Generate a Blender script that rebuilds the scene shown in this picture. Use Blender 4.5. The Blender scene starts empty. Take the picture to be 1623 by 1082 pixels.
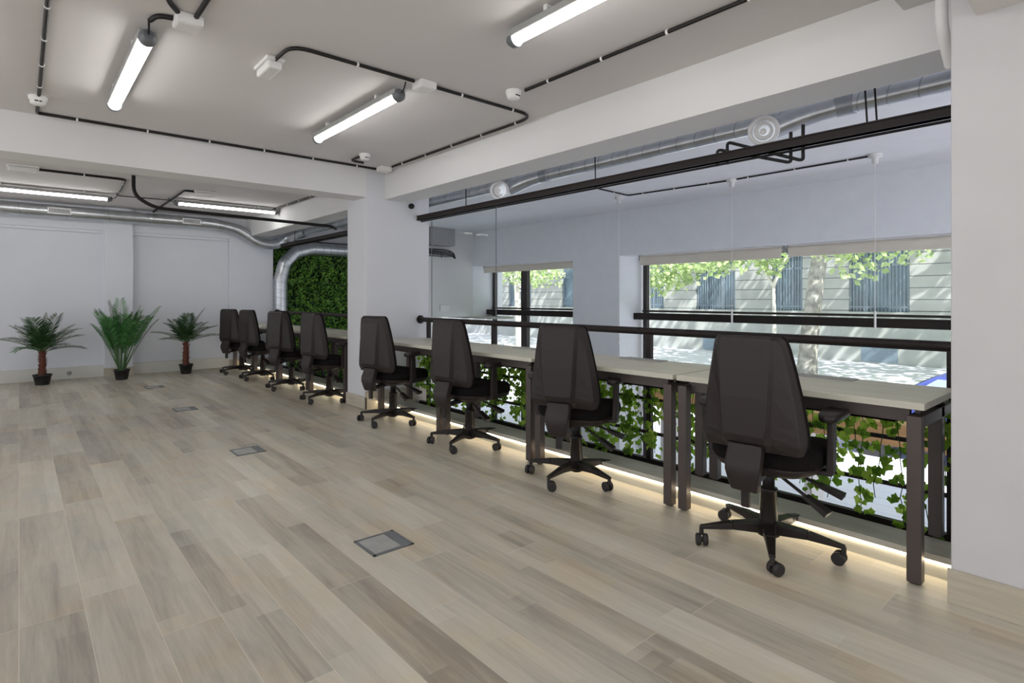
import bpy, math, random
from mathutils import Vector, Matrix
R = math.radians
random.seed(7)
sc = bpy.context.scene
COL = sc.collection

# ------------------------------------------------------------------ camera, world, sun, exposure
F_PX, CX, YH, EYE = 895.0, 811.5, 473.0, 1.17
YAW = math.atan((CX - 30.0) / F_PX)
cam_d = bpy.data.cameras.new('camera')
cam_d.sensor_fit = 'HORIZONTAL'
cam_d.sensor_width = 36.0
cam_d.lens = 36.0 * F_PX / 1623.0
cam_d.shift_x = 0.0
cam_d.shift_y = -(541.0 - YH) / 1623.0
cam_d.clip_start = 0.05
cam_d.clip_end = 300
cam = bpy.data.objects.new('camera', cam_d)
COL.objects.link(cam)
cam.location = (0, 0, EYE)
cam.rotation_euler = (R(90), 0, -YAW)
sc.camera = cam

w = bpy.data.worlds.new('world')
sc.world = w
w.use_nodes = True
w.node_tree.nodes['Background'].inputs[0].default_value = (0.90, 0.93, 1.0, 1)
w.node_tree.nodes['Background'].inputs[1].default_value = 0.95

sun_d = bpy.data.lights.new('sun', 'SUN')
sun_d.energy = 7.5
sun_d.angle = R(0.6)
sun_d.color = (1.0, 0.95, 0.88)
sun = bpy.data.objects.new('sun', sun_d)
COL.objects.link(sun)
sun.rotation_euler = Vector((0.25, 0.60, -0.76)).to_track_quat('-Z', 'Y').to_euler()

sc.view_settings.view_transform = 'Standard'
sc.view_settings.look = 'None'
sc.view_settings.gamma = 1.0
sc.view_settings.exposure = 0.72
sc.view_settings.use_curve_mapping = False
sc.cycles.use_denoising = True
sc.cycles.max_bounces = 8
sc.cycles.diffuse_bounces = 5
sc.cycles.transparent_max_bounces = 16
sc.cycles.sample_clamp_indirect = 6.0

TUBE_POWER = 12.0
LED_POWER = 7.5

# ------------------------------------------------------------------ materials
def new_mat(name):
    m = bpy.data.materials.new(name); m.use_nodes = True
    return m, m.node_tree, m.node_tree.nodes['Principled BSDF']

def N(t, kind, **kw):
    n = t.nodes.new(kind)
    for k, v in kw.items():
        if k == 'ins':
            for i, val in v.items(): n.inputs[i].default_value = val
        else: setattr(n, k, v)
    return n

def ramp(t, stops, interp='LINEAR'):
    r = t.nodes.new('ShaderNodeValToRGB'); r.color_ramp.interpolation = interp
    e = r.color_ramp.elements
    while len(e) < len(stops): e.new(0.5)
    for el, (p, c) in zip(e, stops):
        el.position = p; el.color = (*c, 1) if len(c) == 3 else c
    return r

def paint(name, col, rough=0.6, metal=0.0, var=0.06, scale=6.0, bump=0.0, spec=0.5):
    m, t, b = new_mat(name)
    tc = N(t, 'ShaderNodeTexCoord')
    nz = N(t, 'ShaderNodeTexNoise', ins={'Scale': scale, 'Detail': 4.0})
    t.links.new(tc.outputs['Object'], nz.inputs['Vector'])
    lo = tuple(c * (1 - var) for c in col); hi = tuple(min(1, c * (1 + var)) for c in col)
    r = ramp(t, [(0.3, lo), (0.7, hi)])
    t.links.new(nz.outputs['Fac'], r.inputs['Fac'])
    t.links.new(r.outputs['Color'], b.inputs['Base Color'])
    b.inputs['Roughness'].default_value = rough
    b.inputs['Metallic'].default_value = metal
    b.inputs['Specular IOR Level'].default_value = spec
    if bump:
        n2 = N(t, 'ShaderNodeTexNoise', ins={'Scale': 180.0, 'Detail': 2.0})
        t.links.new(tc.outputs['Object'], n2.inputs['Vector'])
        bp = N(t, 'ShaderNodeBump', ins={'Strength': bump, 'Distance': 0.002})
        t.links.new(n2.outputs['Fac'], bp.inputs['Height'])
        t.links.new(bp.outputs['Normal'], b.inputs['Normal'])
    return m

def emit(name, col, s):
    m, t, b = new_mat(name)
    b.inputs['Base Color'].default_value = (*col, 1)
    b.inputs['Emission Color'].default_value = (*col, 1)
    b.inputs['Emission Strength'].default_value = s
    return m

def leafmat(name, cols, trans=0.35, scale=3.0, rough=0.45):
    m, t, b = new_mat(name)
    g = N(t, 'ShaderNodeNewGeometry')
    r = ramp(t, [(i / (len(cols) - 1), c) for i, c in enumerate(cols)])
    t.links.new(g.outputs['Random Per Island'], r.inputs['Fac'])
    t.links.new(r.outputs['Color'], b.inputs['Base Color'])
    b.inputs['Roughness'].default_value = rough
    tr = N(t, 'ShaderNodeBsdfTranslucent')
    t.links.new(r.outputs['Color'], tr.inputs['Color'])
    mx = N(t, 'ShaderNodeMixShader', ins={0: trans})
    out = t.nodes['Material Output']
    t.links.new(b.outputs[0], mx.inputs[1]); t.links.new(tr.outputs[0], mx.inputs[2])
    t.links.new(mx.outputs[0], out.inputs['Surface'])
    return m

def glassmat(name, tint=(0.95, 0.98, 0.98), refl=0.03, k=0.12):
    m, t, b = new_mat(name)
    t.nodes.remove(b)
    tr = N(t, 'ShaderNodeBsdfTransparent', ins={0: (*tint, 1)})
    gl = N(t, 'ShaderNodeBsdfGlossy', ins={'Roughness': 0.02})
    lw = N(t, 'ShaderNodeLayerWeight', ins={'Blend': 0.25})
    mul = N(t, 'ShaderNodeMath', operation='MULTIPLY_ADD', ins={1: k, 2: refl})
    t.links.new(lw.outputs['Fresnel'], mul.inputs[0])
    mx = N(t, 'ShaderNodeMixShader')
    t.links.new(mul.outputs[0], mx.inputs[0])
    t.links.new(tr.outputs[0], mx.inputs[1]); t.links.new(gl.outputs[0], mx.inputs[2])
    t.links.new(mx.outputs[0], t.nodes['Material Output'].inputs['Surface'])
    return m

def floor_mat():
    m, t, b = new_mat('wood_look_tile')
    L = t.links.new
    tc = N(t, 'ShaderNodeTexCoord'); sp = N(t, 'ShaderNodeSeparateXYZ')
    L(tc.outputs['Object'], sp.inputs[0])
    def M(op, a, b_=None, c=None):
        n = N(t, 'ShaderNodeMath', operation=op)
        for i, v in enumerate((a, b_, c)):
            if v is None: continue
            if isinstance(v, (int, float)): n.inputs[i].default_value = v
            else: L(v, n.inputs[i])
        return n.outputs[0]
    def cell(width, length, seed, xoff=0.0):
        u = M('DIVIDE', M('ADD', sp.outputs['X'], xoff), width)
        iu = M('FLOOR', u); fu = M('FRACT', u)
        wn = N(t, 'ShaderNodeTexWhiteNoise', noise_dimensions='1D'); L(M('ADD', iu, seed), wn.inputs['W'])
        v = M('ADD', M('DIVIDE', sp.outputs['Y'], length), wn.outputs['Value'])
        iv = M('FLOOR', v); fv = M('FRACT', v)
        cb = N(t, 'ShaderNodeCombineXYZ'); L(iu, cb.inputs[0]); L(iv, cb.inputs[1]); cb.inputs[2].default_value = seed
        w2 = N(t, 'ShaderNodeTexWhiteNoise', noise_dimensions='3D'); L(cb.outputs[0], w2.inputs['Vector'])
        return fu, fv, w2.outputs['Value'], w2.outputs['Color'], iu
    W, LEN = 0.1875, 1.33
    fu, fv, rv, rc, iu = cell(W, LEN, 3.3, 0.0)
    fu2, fv2, rv2, rc2, _ = cell(W / 2, 0.95, 11.7)
    fu3, fv3, rv3, rc3, _ = cell(W / 3, 1.15, 23.1, 0.0)
    tone = M('MULTIPLY_ADD', rv, 0.45, M('MULTIPLY_ADD', rv2, 0.33, M('MULTIPLY', rv3, 0.22)))
    # streaky grain along the planks, shifted per plank
    mp = N(t, 'ShaderNodeMapping'); mp.inputs['Scale'].default_value = (16, 1.5, 1)
    add = N(t, 'ShaderNodeVectorMath', operation='ADD')
    sc_ = N(t, 'ShaderNodeVectorMath', operation='SCALE', ins={3: 7.0}); L(rc, sc_.inputs[0])
    L(tc.outputs['Object'], add.inputs[0]); L(sc_.outputs[0], add.inputs[1]); L(add.outputs[0], mp.inputs['Vector'])
    nz = N(t, 'ShaderNodeTexNoise', ins={'Scale': 1.0, 'Detail': 6.0, 'Roughness': 0.65, 'Distortion': 0.6}); L(mp.outputs[0], nz.inputs['Vector'])
    mp2 = N(t, 'ShaderNodeMapping'); mp2.inputs['Scale'].default_value = (90, 5, 1); L(add.outputs[0], mp2.inputs['Vector'])
    nf = N(t, 'ShaderNodeTexNoise', ins={'Scale': 1.0, 'Detail': 3.0}); L(mp2.outputs[0], nf.inputs['Vector'])
    nb = N(t, 'ShaderNodeTexNoise', ins={'Scale': 2.2, 'Detail': 5.0, 'Roughness': 0.6}); L(add.outputs[0], nb.inputs['Vector'])
    fac = M('ADD', M('MULTIPLY', tone, 0.46), M('ADD', M('MULTIPLY', nz.outputs['Fac'], 0.46), M('MULTIPLY', nf.outputs['Fac'], 0.14)))
    r = ramp(t, [(0.30, (0.28, 0.248, 0.205)), (0.43, (0.40, 0.367, 0.30)), (0.53, (0.485, 0.448, 0.368)), (0.64, (0.545, 0.508, 0.42)), (0.78, (0.63, 0.595, 0.51))])
    L(fac, r.inputs['Fac'])
    hue = ramp(t, [(0.30, (1.06, 0.97, 0.86)), (0.5, (1.0, 1.0, 1.0)), (0.72, (0.93, 0.97, 1.04))])
    L(nb.outputs['Fac'], hue.inputs['Fac'])
    mm = N(t, 'ShaderNodeMix', data_type='RGBA', blend_type='MULTIPLY'); mm.inputs['Factor'].default_value = 0.9
    L(r.outputs['Color'], mm.inputs['A']); L(hue.outputs['Color'], mm.inputs['B'])
    # dark knots and stains
    kn = ramp(t, [(0.0, (1, 1, 1)), (0.33, (0, 0, 0))])
    L(nz.outputs['Fac'], kn.inputs['Fac'])
    m3 = N(t, 'ShaderNodeMix', data_type='RGBA', blend_type='MIX')
    L(M('MULTIPLY', kn.outputs['Color'], 0.5), m3.inputs['Factor']); L(mm.outputs['Result'], m3.inputs['A']); m3.inputs['B'].default_value = (0.17, 0.14, 0.115, 1)
    # grout
    gu = M('LESS_THAN', M('MINIMUM', fu, M('SUBTRACT', 1.0, fu)), 0.0013 / W)
    gv = M('LESS_THAN', M('MINIMUM', fv, M('SUBTRACT', 1.0, fv)), 0.0015 / LEN)
    gg = M('MAXIMUM', gu, gv)
    m4 = N(t, 'ShaderNodeMix', data_type='RGBA', blend_type='MIX')
    L(M('MULTIPLY', gg, 0.75), m4.inputs['Factor']); L(m3.outputs['Result'], m4.inputs['A']); m4.inputs['B'].default_value = (0.62, 0.57, 0.48, 1)
    L(m4.outputs['Result'], b.inputs['Base Color'])
    b.inputs['Roughness'].default_value = 0.42
    bp = N(t, 'ShaderNodeBump', ins={'Strength': 0.12, 'Distance': 0.001}); L(nf.outputs['Fac'], bp.inputs['Height'])
    L(bp.outputs['Normal'], b.inputs['Normal'])
    return m

def wood(name, base, axis=1, rough=0.45, contrast=0.2, sx=30, sy=2.0, sz=30):
    m, t, b = new_mat(name)
    tc = N(t, 'ShaderNodeTexCoord'); mp = N(t, 'ShaderNodeMapping')
    s = [sx, sy, sz]
    if axis == 0: s = [sy, sx, sz]
    mp.inputs['Scale'].default_value = s
    t.links.new(tc.outputs['Object'], mp.inputs['Vector'])
    nz = N(t, 'ShaderNodeTexNoise', ins={'Scale': 1.0, 'Detail': 5.0, 'Distortion': 0.4})
    t.links.new(mp.outputs[0], nz.inputs['Vector'])
    r = ramp(t, [(0.3, tuple(c * (1 - contrast) for c in base)), (0.7, tuple(c * (1 + contrast * 0.6) for c in base))])
    t.links.new(nz.outputs['Fac'], r.inputs['Fac']); t.links.new(r.outputs['Color'], b.inputs['Base Color'])
    b.inputs['Roughness'].default_value = rough
    return m

def coursed(name, base, line, step, off=0.0, width=0.03, rough=0.8, blotch=0.12, axis='Z'):
    """stone wall with horizontal joint lines every step metres"""
    m, t, b = new_mat(name)
    tc = N(t, 'ShaderNodeTexCoord'); sp = N(t, 'ShaderNodeSeparateXYZ'); t.links.new(tc.outputs['Object'], sp.inputs[0])
    a = N(t, 'ShaderNodeMath', operation='ADD', ins={1: off}); t.links.new(sp.outputs[axis], a.inputs[0])
    d = N(t, 'ShaderNodeMath', operation='DIVIDE', ins={1: step}); t.links.new(a.outputs[0], d.inputs[0])
    f = N(t, 'ShaderNodeMath', operation='FRACT'); t.links.new(d.outputs[0], f.inputs[0])
    l = N(t, 'ShaderNodeMath', operation='LESS_THAN', ins={1: width / step}); t.links.new(f.outputs[0], l.inputs[0])
    nz = N(t, 'ShaderNodeTexNoise', ins={'Scale': 1.4, 'Detail': 6.0}); t.links.new(tc.outputs['Object'], nz.inputs['Vector'])
    r = ramp(t, [(0.3, tuple(c * (1 - blotch) for c in base)), (0.7, tuple(c * (1 + blotch) for c in base))])
    t.links.new(nz.outputs['Fac'], r.inputs['Fac'])
    mx = N(t, 'ShaderNodeMix', data_type='RGBA'); t.links.new(l.outputs[0], mx.inputs['Factor'])
    t.links.new(r.outputs['Color'], mx.inputs['A']); mx.inputs['B'].default_value = (*line, 1)
    t.links.new(mx.outputs['Result'], b.inputs['Base Color']); b.inputs['Roughness'].default_value = rough
    return m

M_FLOOR = floor_mat()
M_WALL = paint('white_wall_paint', (0.66, 0.665, 0.695), 0.75, var=0.02, scale=1.5)
M_CEIL = paint('white_ceiling_paint', (0.675, 0.65, 0.648), 0.8, var=0.02, scale=1.5)
M_BEAM = paint('white_beam_paint', (0.72, 0.715, 0.71), 0.75, var=0.02, scale=1.5)
M_TILE = wood('skirting_tile', (0.50, 0.45, 0.36), axis=1, rough=0.5, contrast=0.15, sx=10, sy=3, sz=40)
M_KERB = wood('kerb_tile', (0.50, 0.49, 0.43), axis=1, rough=0.4, contrast=0.12, sx=20, sy=3)
M_TOP = wood('desk_board', (0.60, 0.58, 0.485), axis=1, rough=0.42, contrast=0.12)
M_STEEL = paint('bronze_steel', (0.085, 0.068, 0.062), 0.42, 0.35, 0.05)
M_DARKSTEEL = paint('dark_brown_steel', (0.020, 0.014, 0.013), 0.5, 0.0, 0.08, spec=0.25)
M_PLASTIC = paint('dark_brown_plastic', (0.021, 0.0145, 0.0135), 0.5, 0.0, 0.06, 20, bump=0.2, spec=0.4)
M_FABRIC = paint('black_fabric', (0.008, 0.006, 0.006), 0.95, 0.0, 0.2, 120, bump=0.5, spec=0.2)
M_BASE = paint('base_nylon', (0.016, 0.012, 0.011), 0.4, 0.0, 0.05, spec=0.4)
M_RUBBER = paint('black_rubber', (0.018, 0.016, 0.016), 0.6)
M_BLACK = paint('black_conduit', (0.014, 0.012, 0.012), 0.45, 0.0, 0.1, 30, spec=0.3)
M_BLACKFR = paint('black_window_frame', (0.035, 0.028, 0.028), 0.4, 0.2)
M_WPLAST = paint('white_plastic', (0.80, 0.79, 0.78), 0.5, var=0.02)
M_GALV = paint('galvanised_steel', (0.56, 0.58, 0.60), 0.32, 0.9, 0.10, 9)
M_GALVD = paint('seam_steel', (0.38, 0.40, 0.43), 0.45, 0.8, 0.1, 9)
M_GREYPL = paint('grey_plastic', (0.14, 0.15, 0.16), 0.45, 0.1)
M_LID = paint('grey_lid_tile', (0.34, 0.345, 0.33), 0.45, 0.1, 0.12, 12)
M_TUBE = emit('fluorescent_tube', (1.0, 0.985, 0.96), TUBE_POWER)
M_LED = emit('warm_led', (1.0, 0.85, 0.62), LED_POWER)
M_BLIND = paint('cream_blind', (0.74, 0.69, 0.60), 0.8, var=0.03)
M_GLASS = glassmat('window_glass')
M_CLEAR = glassmat('clear_glass', (0.975, 0.985, 0.98), 0.0, 0.012)
M_POT = paint('black_pot', (0.016, 0.015, 0.014), 0.55)
M_SOIL = paint('dark_soil', (0.03, 0.022, 0.015), 0.95, var=0.4, scale=60)
M_TRUNK = paint('red_fibre_trunk', (0.13, 0.045, 0.028), 0.9, var=0.45, scale=70, bump=0.6)
M_PALM = leafmat('palm_leaf_dark', [(0.012, 0.045, 0.012), (0.025, 0.085, 0.02), (0.05, 0.12, 0.03)], 0.15)
M_PALML = leafmat('palm_leaf_light', [(0.03, 0.13, 0.035), (0.07, 0.24, 0.06), (0.12, 0.34, 0.10)], 0.2)
M_STEM = paint('green_stem', (0.07, 0.16, 0.05), 0.5)
M_IVY = leafmat('ivy_leaf', [(0.08, 0.19, 0.015), (0.22, 0.40, 0.03), (0.42, 0.60, 0.08), (0.14, 0.29, 0.025)], 0.5)
M_IVYST = paint('ivy_stem', (0.035, 0.07, 0.015), 0.7)
M_HEDGE = leafmat('hedge_leaf', [(0.012, 0.05, 0.008), (0.05, 0.17, 0.018), (0.13, 0.33, 0.03), (0.30, 0.55, 0.07)], 0.15)
M_HEDGEB = paint('hedge_backing', (0.006, 0.014, 0.005), 0.95, var=0.4, scale=30)
M_TREELEAF = leafmat('plane_tree_leaf', [(0.26, 0.38, 0.14), (0.42, 0.54, 0.24), (0.66, 0.74, 0.42)], 0.5)
M_BARK = paint('plane_tree_bark', (0.30, 0.29, 0.26), 0.9, var=0.45, scale=5, bump=0.3)
M_BARKW = paint('pale_bark', (0.62, 0.60, 0.54), 0.9, var=0.2, scale=5)
M_STONE = coursed('pale_stone', (0.42, 0.425, 0.42), (0.12, 0.12, 0.13), 0.466, 0.18, 0.035)
M_PLINTH = paint('stone_plinth', (0.44, 0.45, 0.45), 0.85, var=0.12, scale=1.4)
M_DKGLASS = paint('dark_window_glass', (0.14, 0.21, 0.27), 0.15, 0.0, 0.5, 0.9)
M_BARS = paint('blue_grey_bars', (0.24, 0.30, 0.37), 0.5, 0.3)
M_PAVE = coursed('pavement', (0.68, 0.68, 0.78), (0.46, 0.46, 0.56), 0.30, 0, 0.012, axis='X', blotch=0.05)
M_ROAD = paint('road', (0.42, 0.42, 0.44), 0.9, var=0.1, scale=1.2)
M_CARB = paint('blue_car_paint', (0.05, 0.07, 0.28), 0.3, 0.0, 0.02)
M_CARG = paint('car_glass', (0.35, 0.40, 0.50), 0.1, 0.0, 0.05)
M_PLANTER = paint('lavender_planter', (0.42, 0.44, 0.62), 0.6)
M_ORANGE = wood('orange_wood', (0.62, 0.36, 0.16), axis=1, contrast=0.2)
M_AC = paint('grey_box', (0.33, 0.33, 0.34), 0.6)
M_LOWER = coursed('lower_white_panel', (0.70, 0.70, 0.80), (0.45, 0.45, 0.56), 0.12, 0.0, 0.006, rough=0.35, blotch=0.02)

# ------------------------------------------------------------------ mesh helpers
class MB:
    def __init__(s): s.v = []; s.f = []; s.mi = []; s.sm = []
    def add(s, vs, fs, mi=0, smooth=False):
        o = len(s.v); s.v += [tuple(p) for p in vs]
        for f in fs: s.f.append(tuple(i + o for i in f)); s.mi.append(mi); s.sm.append(smooth)
    def box(s, x0, x1, y0, y1, z0, z1, mi=0, mat=None):
        vs = [Vector(p) for p in ((x0, y0, z0), (x1, y0, z0), (x1, y1, z0), (x0, y1, z0), (x0, y0, z1), (x1, y0, z1), (x1, y1, z1), (x0, y1, z1))]
        if mat is not None: vs = [mat @ p for p in vs]
        s.add(vs, [(0, 3, 2, 1), (4, 5, 6, 7), (0, 1, 5, 4), (1, 2, 6, 5), (2, 3, 7, 6), (3, 0, 4, 7)], mi)
        return s
    def quadbar(s, a, b, wa, ha, wb, hb, up=Vector((0, 0, 1)), mi=0):
        a, b = Vector(a), Vector(b); d = (b - a).normalized()
        side = d.cross(up)
        if side.length < 1e-4: side = Vector((0, 1, 0))
        side.normalize(); u = side.cross(d).normalized()
        vs = []
        for p, ww, hh in ((a, wa, ha), (b, wb, hb)):
            for sx, sz in ((-1, -1), (1, -1), (1, 1), (-1, 1)): vs.append(p + side * sx * ww / 2 + u * sz * hh / 2)
        s.add(vs, [(0, 1, 2, 3), (7, 6, 5, 4), (0, 4, 5, 1), (1, 5, 6, 2), (2, 6, 7, 3), (3, 7, 4, 0)], mi)
        return s
    def tube(s, pts, r, n=10, mi=0, caps=True, smooth=True):
        pts = [Vector(p) for p in pts]; k = len(pts)
        rs = r if isinstance(r, (list, tuple)) else [r] * k
        tang = []
        for i in range(k):
            a = pts[max(0, i - 1)]; b = pts[min(k - 1, i + 1)]
            tang.append((b - a).normalized() if (b - a).length > 1e-9 else Vector((0, 0, 1)))
        ref = Vector((0, 0, 1)) if abs(tang[0].z) < 0.9 else Vector((1, 0, 0))
        nx = tang[0].cross(ref).normalized()
        vs = []
        for i in range(k):
            if i: nx = (nx - tang[i] * nx.dot(tang[i])); nx.normalize()
            ny = tang[i].cross(nx)
            for j in range(n):
                a = 2 * math.pi * j / n
                vs.append(pts[i] + (nx * math.cos(a) + ny * math.sin(a)) * rs[i])
        fs = [(i * n + j, i * n + (j + 1) % n, (i + 1) * n + (j + 1) % n, (i + 1) * n + j) for i in range(k - 1) for j in range(n)]
        s.add(vs, fs, mi, smooth)
        if caps:
            s.add(vs[:n], [tuple(reversed(range(n)))], mi); s.add(vs[-n:], [tuple(range(n))], mi)
        return s
    def lathe(s, prof, c=(0, 0, 0), n=20, mi=0, axis='z', smooth=True, mat=None):
        vs = []
        for r, h in prof:
            for j in range(n):
                a = 2 * math.pi * j / n
                p = Vector((r * math.cos(a), r * math.sin(a), h))
                if axis == 'x': p = Vector((h, p.x, p.y))
                if axis == 'y': p = Vector((p.x, h, p.y))
                if mat is not None: p = mat @ p
                vs.append(p + Vector(c))
        k = len(prof)
        fs = [(i * n + j, i * n + (j + 1) % n, (i + 1) * n + (j + 1) % n, (i + 1) * n + j) for i in range(k - 1) for j in range(n)]
        s.add(vs, fs, mi, smooth)
        if prof[0][0] > 1e-5: s.add(vs[:n], [tuple(reversed(range(n)))], mi)
        if prof[-1][0] > 1e-5: s.add(vs[-n:], [tuple(range(n))], mi)
        return s
    def build(s, name, mats, parent=None, bevel=0.0, seg=2, subsurf=0, fixn=True):
        me = bpy.data.meshes.new(name); me.from_pydata(s.v, [], s.f)
        if not isinstance(mats, (list, tuple)): mats = [mats]
        for m in mats: me.materials.append(m)
        me.polygons.foreach_set('material_index', s.mi); me.polygons.foreach_set('use_smooth', s.sm)
        me.update()
        o = bpy.data.objects.new(name, me); COL.objects.link(o)
        if parent is not None: o.parent = parent
        if bevel:
            b = o.modifiers.new('bevel', 'BEVEL'); b.width = bevel; b.segments = seg; b.limit_method = 'ANGLE'; b.angle_limit = R(35)
            for p in me.polygons: p.use_smooth = True
            try: me.set_sharp_from_angle(angle=R(40))
            except Exception: pass
        if subsurf:
            u = o.modifiers.new('subsurf', 'SUBSURF'); u.levels = subsurf; u.render_levels = subsurf
        return o

def bx(x0, x1, y0, y1, z0, z1): return MB().box(x0, x1, y0, y1, z0, z1)

def empty(name, loc, rz=0.0):
    o = bpy.data.objects.new(name, None); COL.objects.link(o)
    o.location = loc; o.rotation_euler = (0, 0, rz); o.empty_display_size = 0.1
    return o

def tag(o, label=None, cat=None, group=None, kind=None):
    if label: o['label'] = label
    if cat: o['category'] = cat
    if group: o['group'] = group
    if kind: o['kind'] = kind
    return o

def struct(o, label=None):
    o['kind'] = 'structure'
    if label: o['label'] = label
    return o

def kids(o): return [c for c in COL.objects if c.parent == o]

def copy_tree(o, parent=None):
    c = o.copy(); COL.objects.link(c)
    if parent is not None:
        c.parent = parent; c.matrix_parent_inverse = o.matrix_parent_inverse
    for ch in kids(o): copy_tree(ch, c)
    return c

def smoothpath(pts, r=0.06, n=5):
    """polyline with rounded corners"""
    pts = [Vector(p) for p in pts]; out = [pts[0]]
    for i in range(1, len(pts) - 1):
        p = pts[i]; a = pts[i - 1] - p; b = pts[i + 1] - p
        rr = min(r, a.length * 0.45, b.length * 0.45)
        p0 = p + a.normalized() * rr; p1 = p + b.normalized() * rr
        for k in range(n + 1):
            t = k / n
            out.append(p0 * (1 - t) ** 2 + p * 2 * t * (1 - t) + p1 * t * t)
    out.append(pts[-1]); return out

# ------------------------------------------------------------------ setting
CE, BB = 2.54, 2.24            # ceiling, beam underside
FX, GX = 7.10, 7.65            # facade inner face, glazing plane
ST = -1.5                      # street level

def S(name, mb, mat, label=None, bevel=0.0):
    return struct(mb.build(name, mat, bevel=bevel), label)

S('floor', bx(-4.2, 2.90, -5.0, 10.7, -0.12, 0.0), M_FLOOR, 'pale wood-look tile floor of the office')
mb = MB()
mb.box(-4.2, 3.28, -5.0, 10.75, CE, CE + 0.3)
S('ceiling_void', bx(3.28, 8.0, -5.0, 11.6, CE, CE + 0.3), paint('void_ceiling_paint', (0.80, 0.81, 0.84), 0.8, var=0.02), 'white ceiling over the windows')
S('ceiling', mb, M_CEIL, 'flat white painted ceiling')
S('beam', bx(2.98, 3.28, -5.0, 10.62, BB, CE), M_BEAM, 'long white beam over the desks')
S('beam', bx(-4.2, 2.762, 5.5, 5.8, BB, CE), M_BEAM, 'white cross beam joining the white column')
S('beam', bx(1.6, 2.98, 0.56, 0.75, 2.457, CE), M_CEIL)
S('beam', bx(1.9, 2.71, -0.3, 0.45, 2.232, CE), M_CEIL)
S('column', bx(2.76, 3.54, 5.5, 5.95, -0.1, CE), M_WALL, 'white square column between the two desk rows', 0.004)
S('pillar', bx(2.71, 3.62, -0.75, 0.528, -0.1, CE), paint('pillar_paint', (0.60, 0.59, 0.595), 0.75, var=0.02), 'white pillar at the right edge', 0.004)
# back wall with recessed panels, header and pilaster
M_WALLB = paint('back_wall_paint', (0.70, 0.72, 0.765), 0.75, var=0.02, scale=1.5)
S('wall_back', bx(-4.2, 3.43, 10.50, 10.75, -0.1, CE), M_WALLB, 'white back wall with recessed panels')
mb = MB()
mb.box(-4.2, 2.70, 10.43, 10.50, 2.19, CE)
mb.box(-4.2, 2.70, 10.455, 10.50, 2.15, 2.19)
mb.box(0.97, 1.32, 10.36, 10.50, 0.0, CE)
mb.box(2.70, 3.43, 10.43, 10.50, 0.0, CE)
mb.box(-1.6, -1.25, 10.36, 10.50, 0.0, CE)
S('trim_1', mb, M_WALLB, 'header and pilaster framing the recessed wall panels', 0.003)
mb = MB()
mb.box(-4.2, 0.97, 10.43, 10.50, 0.0, 0.17); mb.box(1.32, 2.70, 10.43, 10.50, 0.0, 0.17)
S('baseboard_back', mb, paint('cream_skirting', (0.66, 0.65, 0.60), 0.55, var=0.03), 'pale boxed skirting along the back wall', 0.004)
mb = MB(); mb.box(0.955, 1.335, 10.345, 10.37, 0.0, 0.13); mb.box(2.70, 3.43, 10.415, 10.43, 0, 0.13)
S('baseboard_back', mb, M_TILE, None, 0.002)
mb = MB(); mb.box(2.745, 2.76, 5.485, 5.96, 0, 0.13); mb.box(2.745, 3.55, 5.485, 5.5, 0, 0.19); 
S('baseboard_column', mb, M_TILE, 'wood-look tile skirting round the column', 0.002)
mb = MB(); mb.box(2.695, 2.7095, -0.75, 0.536, 0, 0.13)
S('baseboard_pillar', mb, M_TILE, 'wood-look tile skirting at the foot of the right pillar', 0.002)
# kerb under the railing: riser, nosing
for y0, y1, lab in ((0.54, 5.485, 'low tiled kerb in front of the near railing'), (5.96, 10.43, 'low tiled kerb in front of the far railing')):
    mb = MB()
    mb.box(2.90, 3.08, y0, y1, -0.1, 0.072); mb.box(2.885, 3.085, y0, y1, 0.072, 0.10)
    S('kerb', mb, M_KERB, lab, 0.002)
S('slab', bx(2.90, 3.398, -5, 10.6, -0.35, -0.03), M_WALL, 'edge of the office floor slab')

# facade wall round the windows
mb = MB()
mb.box(FX, GX + 0.25, -3.0, 11.4, 1.84, CE)
mb.box(FX, GX + 0.25, 5.565, 6.556, ST, 1.84)
mb.box(FX, GX + 0.25, -3.0, -0.6, ST, 1.84)
mb.box(FX, GX + 0.25, 9.36, 11.4, 0.80, 1.84)
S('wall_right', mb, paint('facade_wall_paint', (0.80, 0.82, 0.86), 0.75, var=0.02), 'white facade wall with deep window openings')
mb = MB()
mb.box(5.45, FX, 9.36, 9.55, 0.80, CE); mb.box(5.45, 5.6, 9.36, 11.4, ST, CE)
mb.box(5.45, GX, 11.3, 11.4, ST, CE)
S('wall_end', mb, M_BEAM, 'off-white end wall beyond the left window')
S('trim_2', bx(FX - 0.06, GX, 8.7, 11.3, 0.76, 0.80), M_KERB, 'cream ledge under the end wall')
mb = MB(); mb.box(6.02, 6.44, 9.352, 9.36, 0.9, 1.16); mb.box(6.02, 6.44, 9.352, 9.36, 1.18, 1.58); mb.box(6.02, 6.44, 9.352, 9.36, 1.6, 2.0)
S('trim_3', mb, M_BEAM, None, 0.002)
S('wall_void', bx(3.43, 5.45, 10.62, 10.75, ST, CE), M_WALL, 'white wall above the leaf wall')
S('floor_lower', bx(3.398, GX, -3.0, 11.4, ST - 0.1, ST), M_LOWER, 'pale floor of the lower level')
S('wall_lower', bx(3.34, 3.398, -3.0, 10.7, ST, -0.35), M_WALL)

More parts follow.
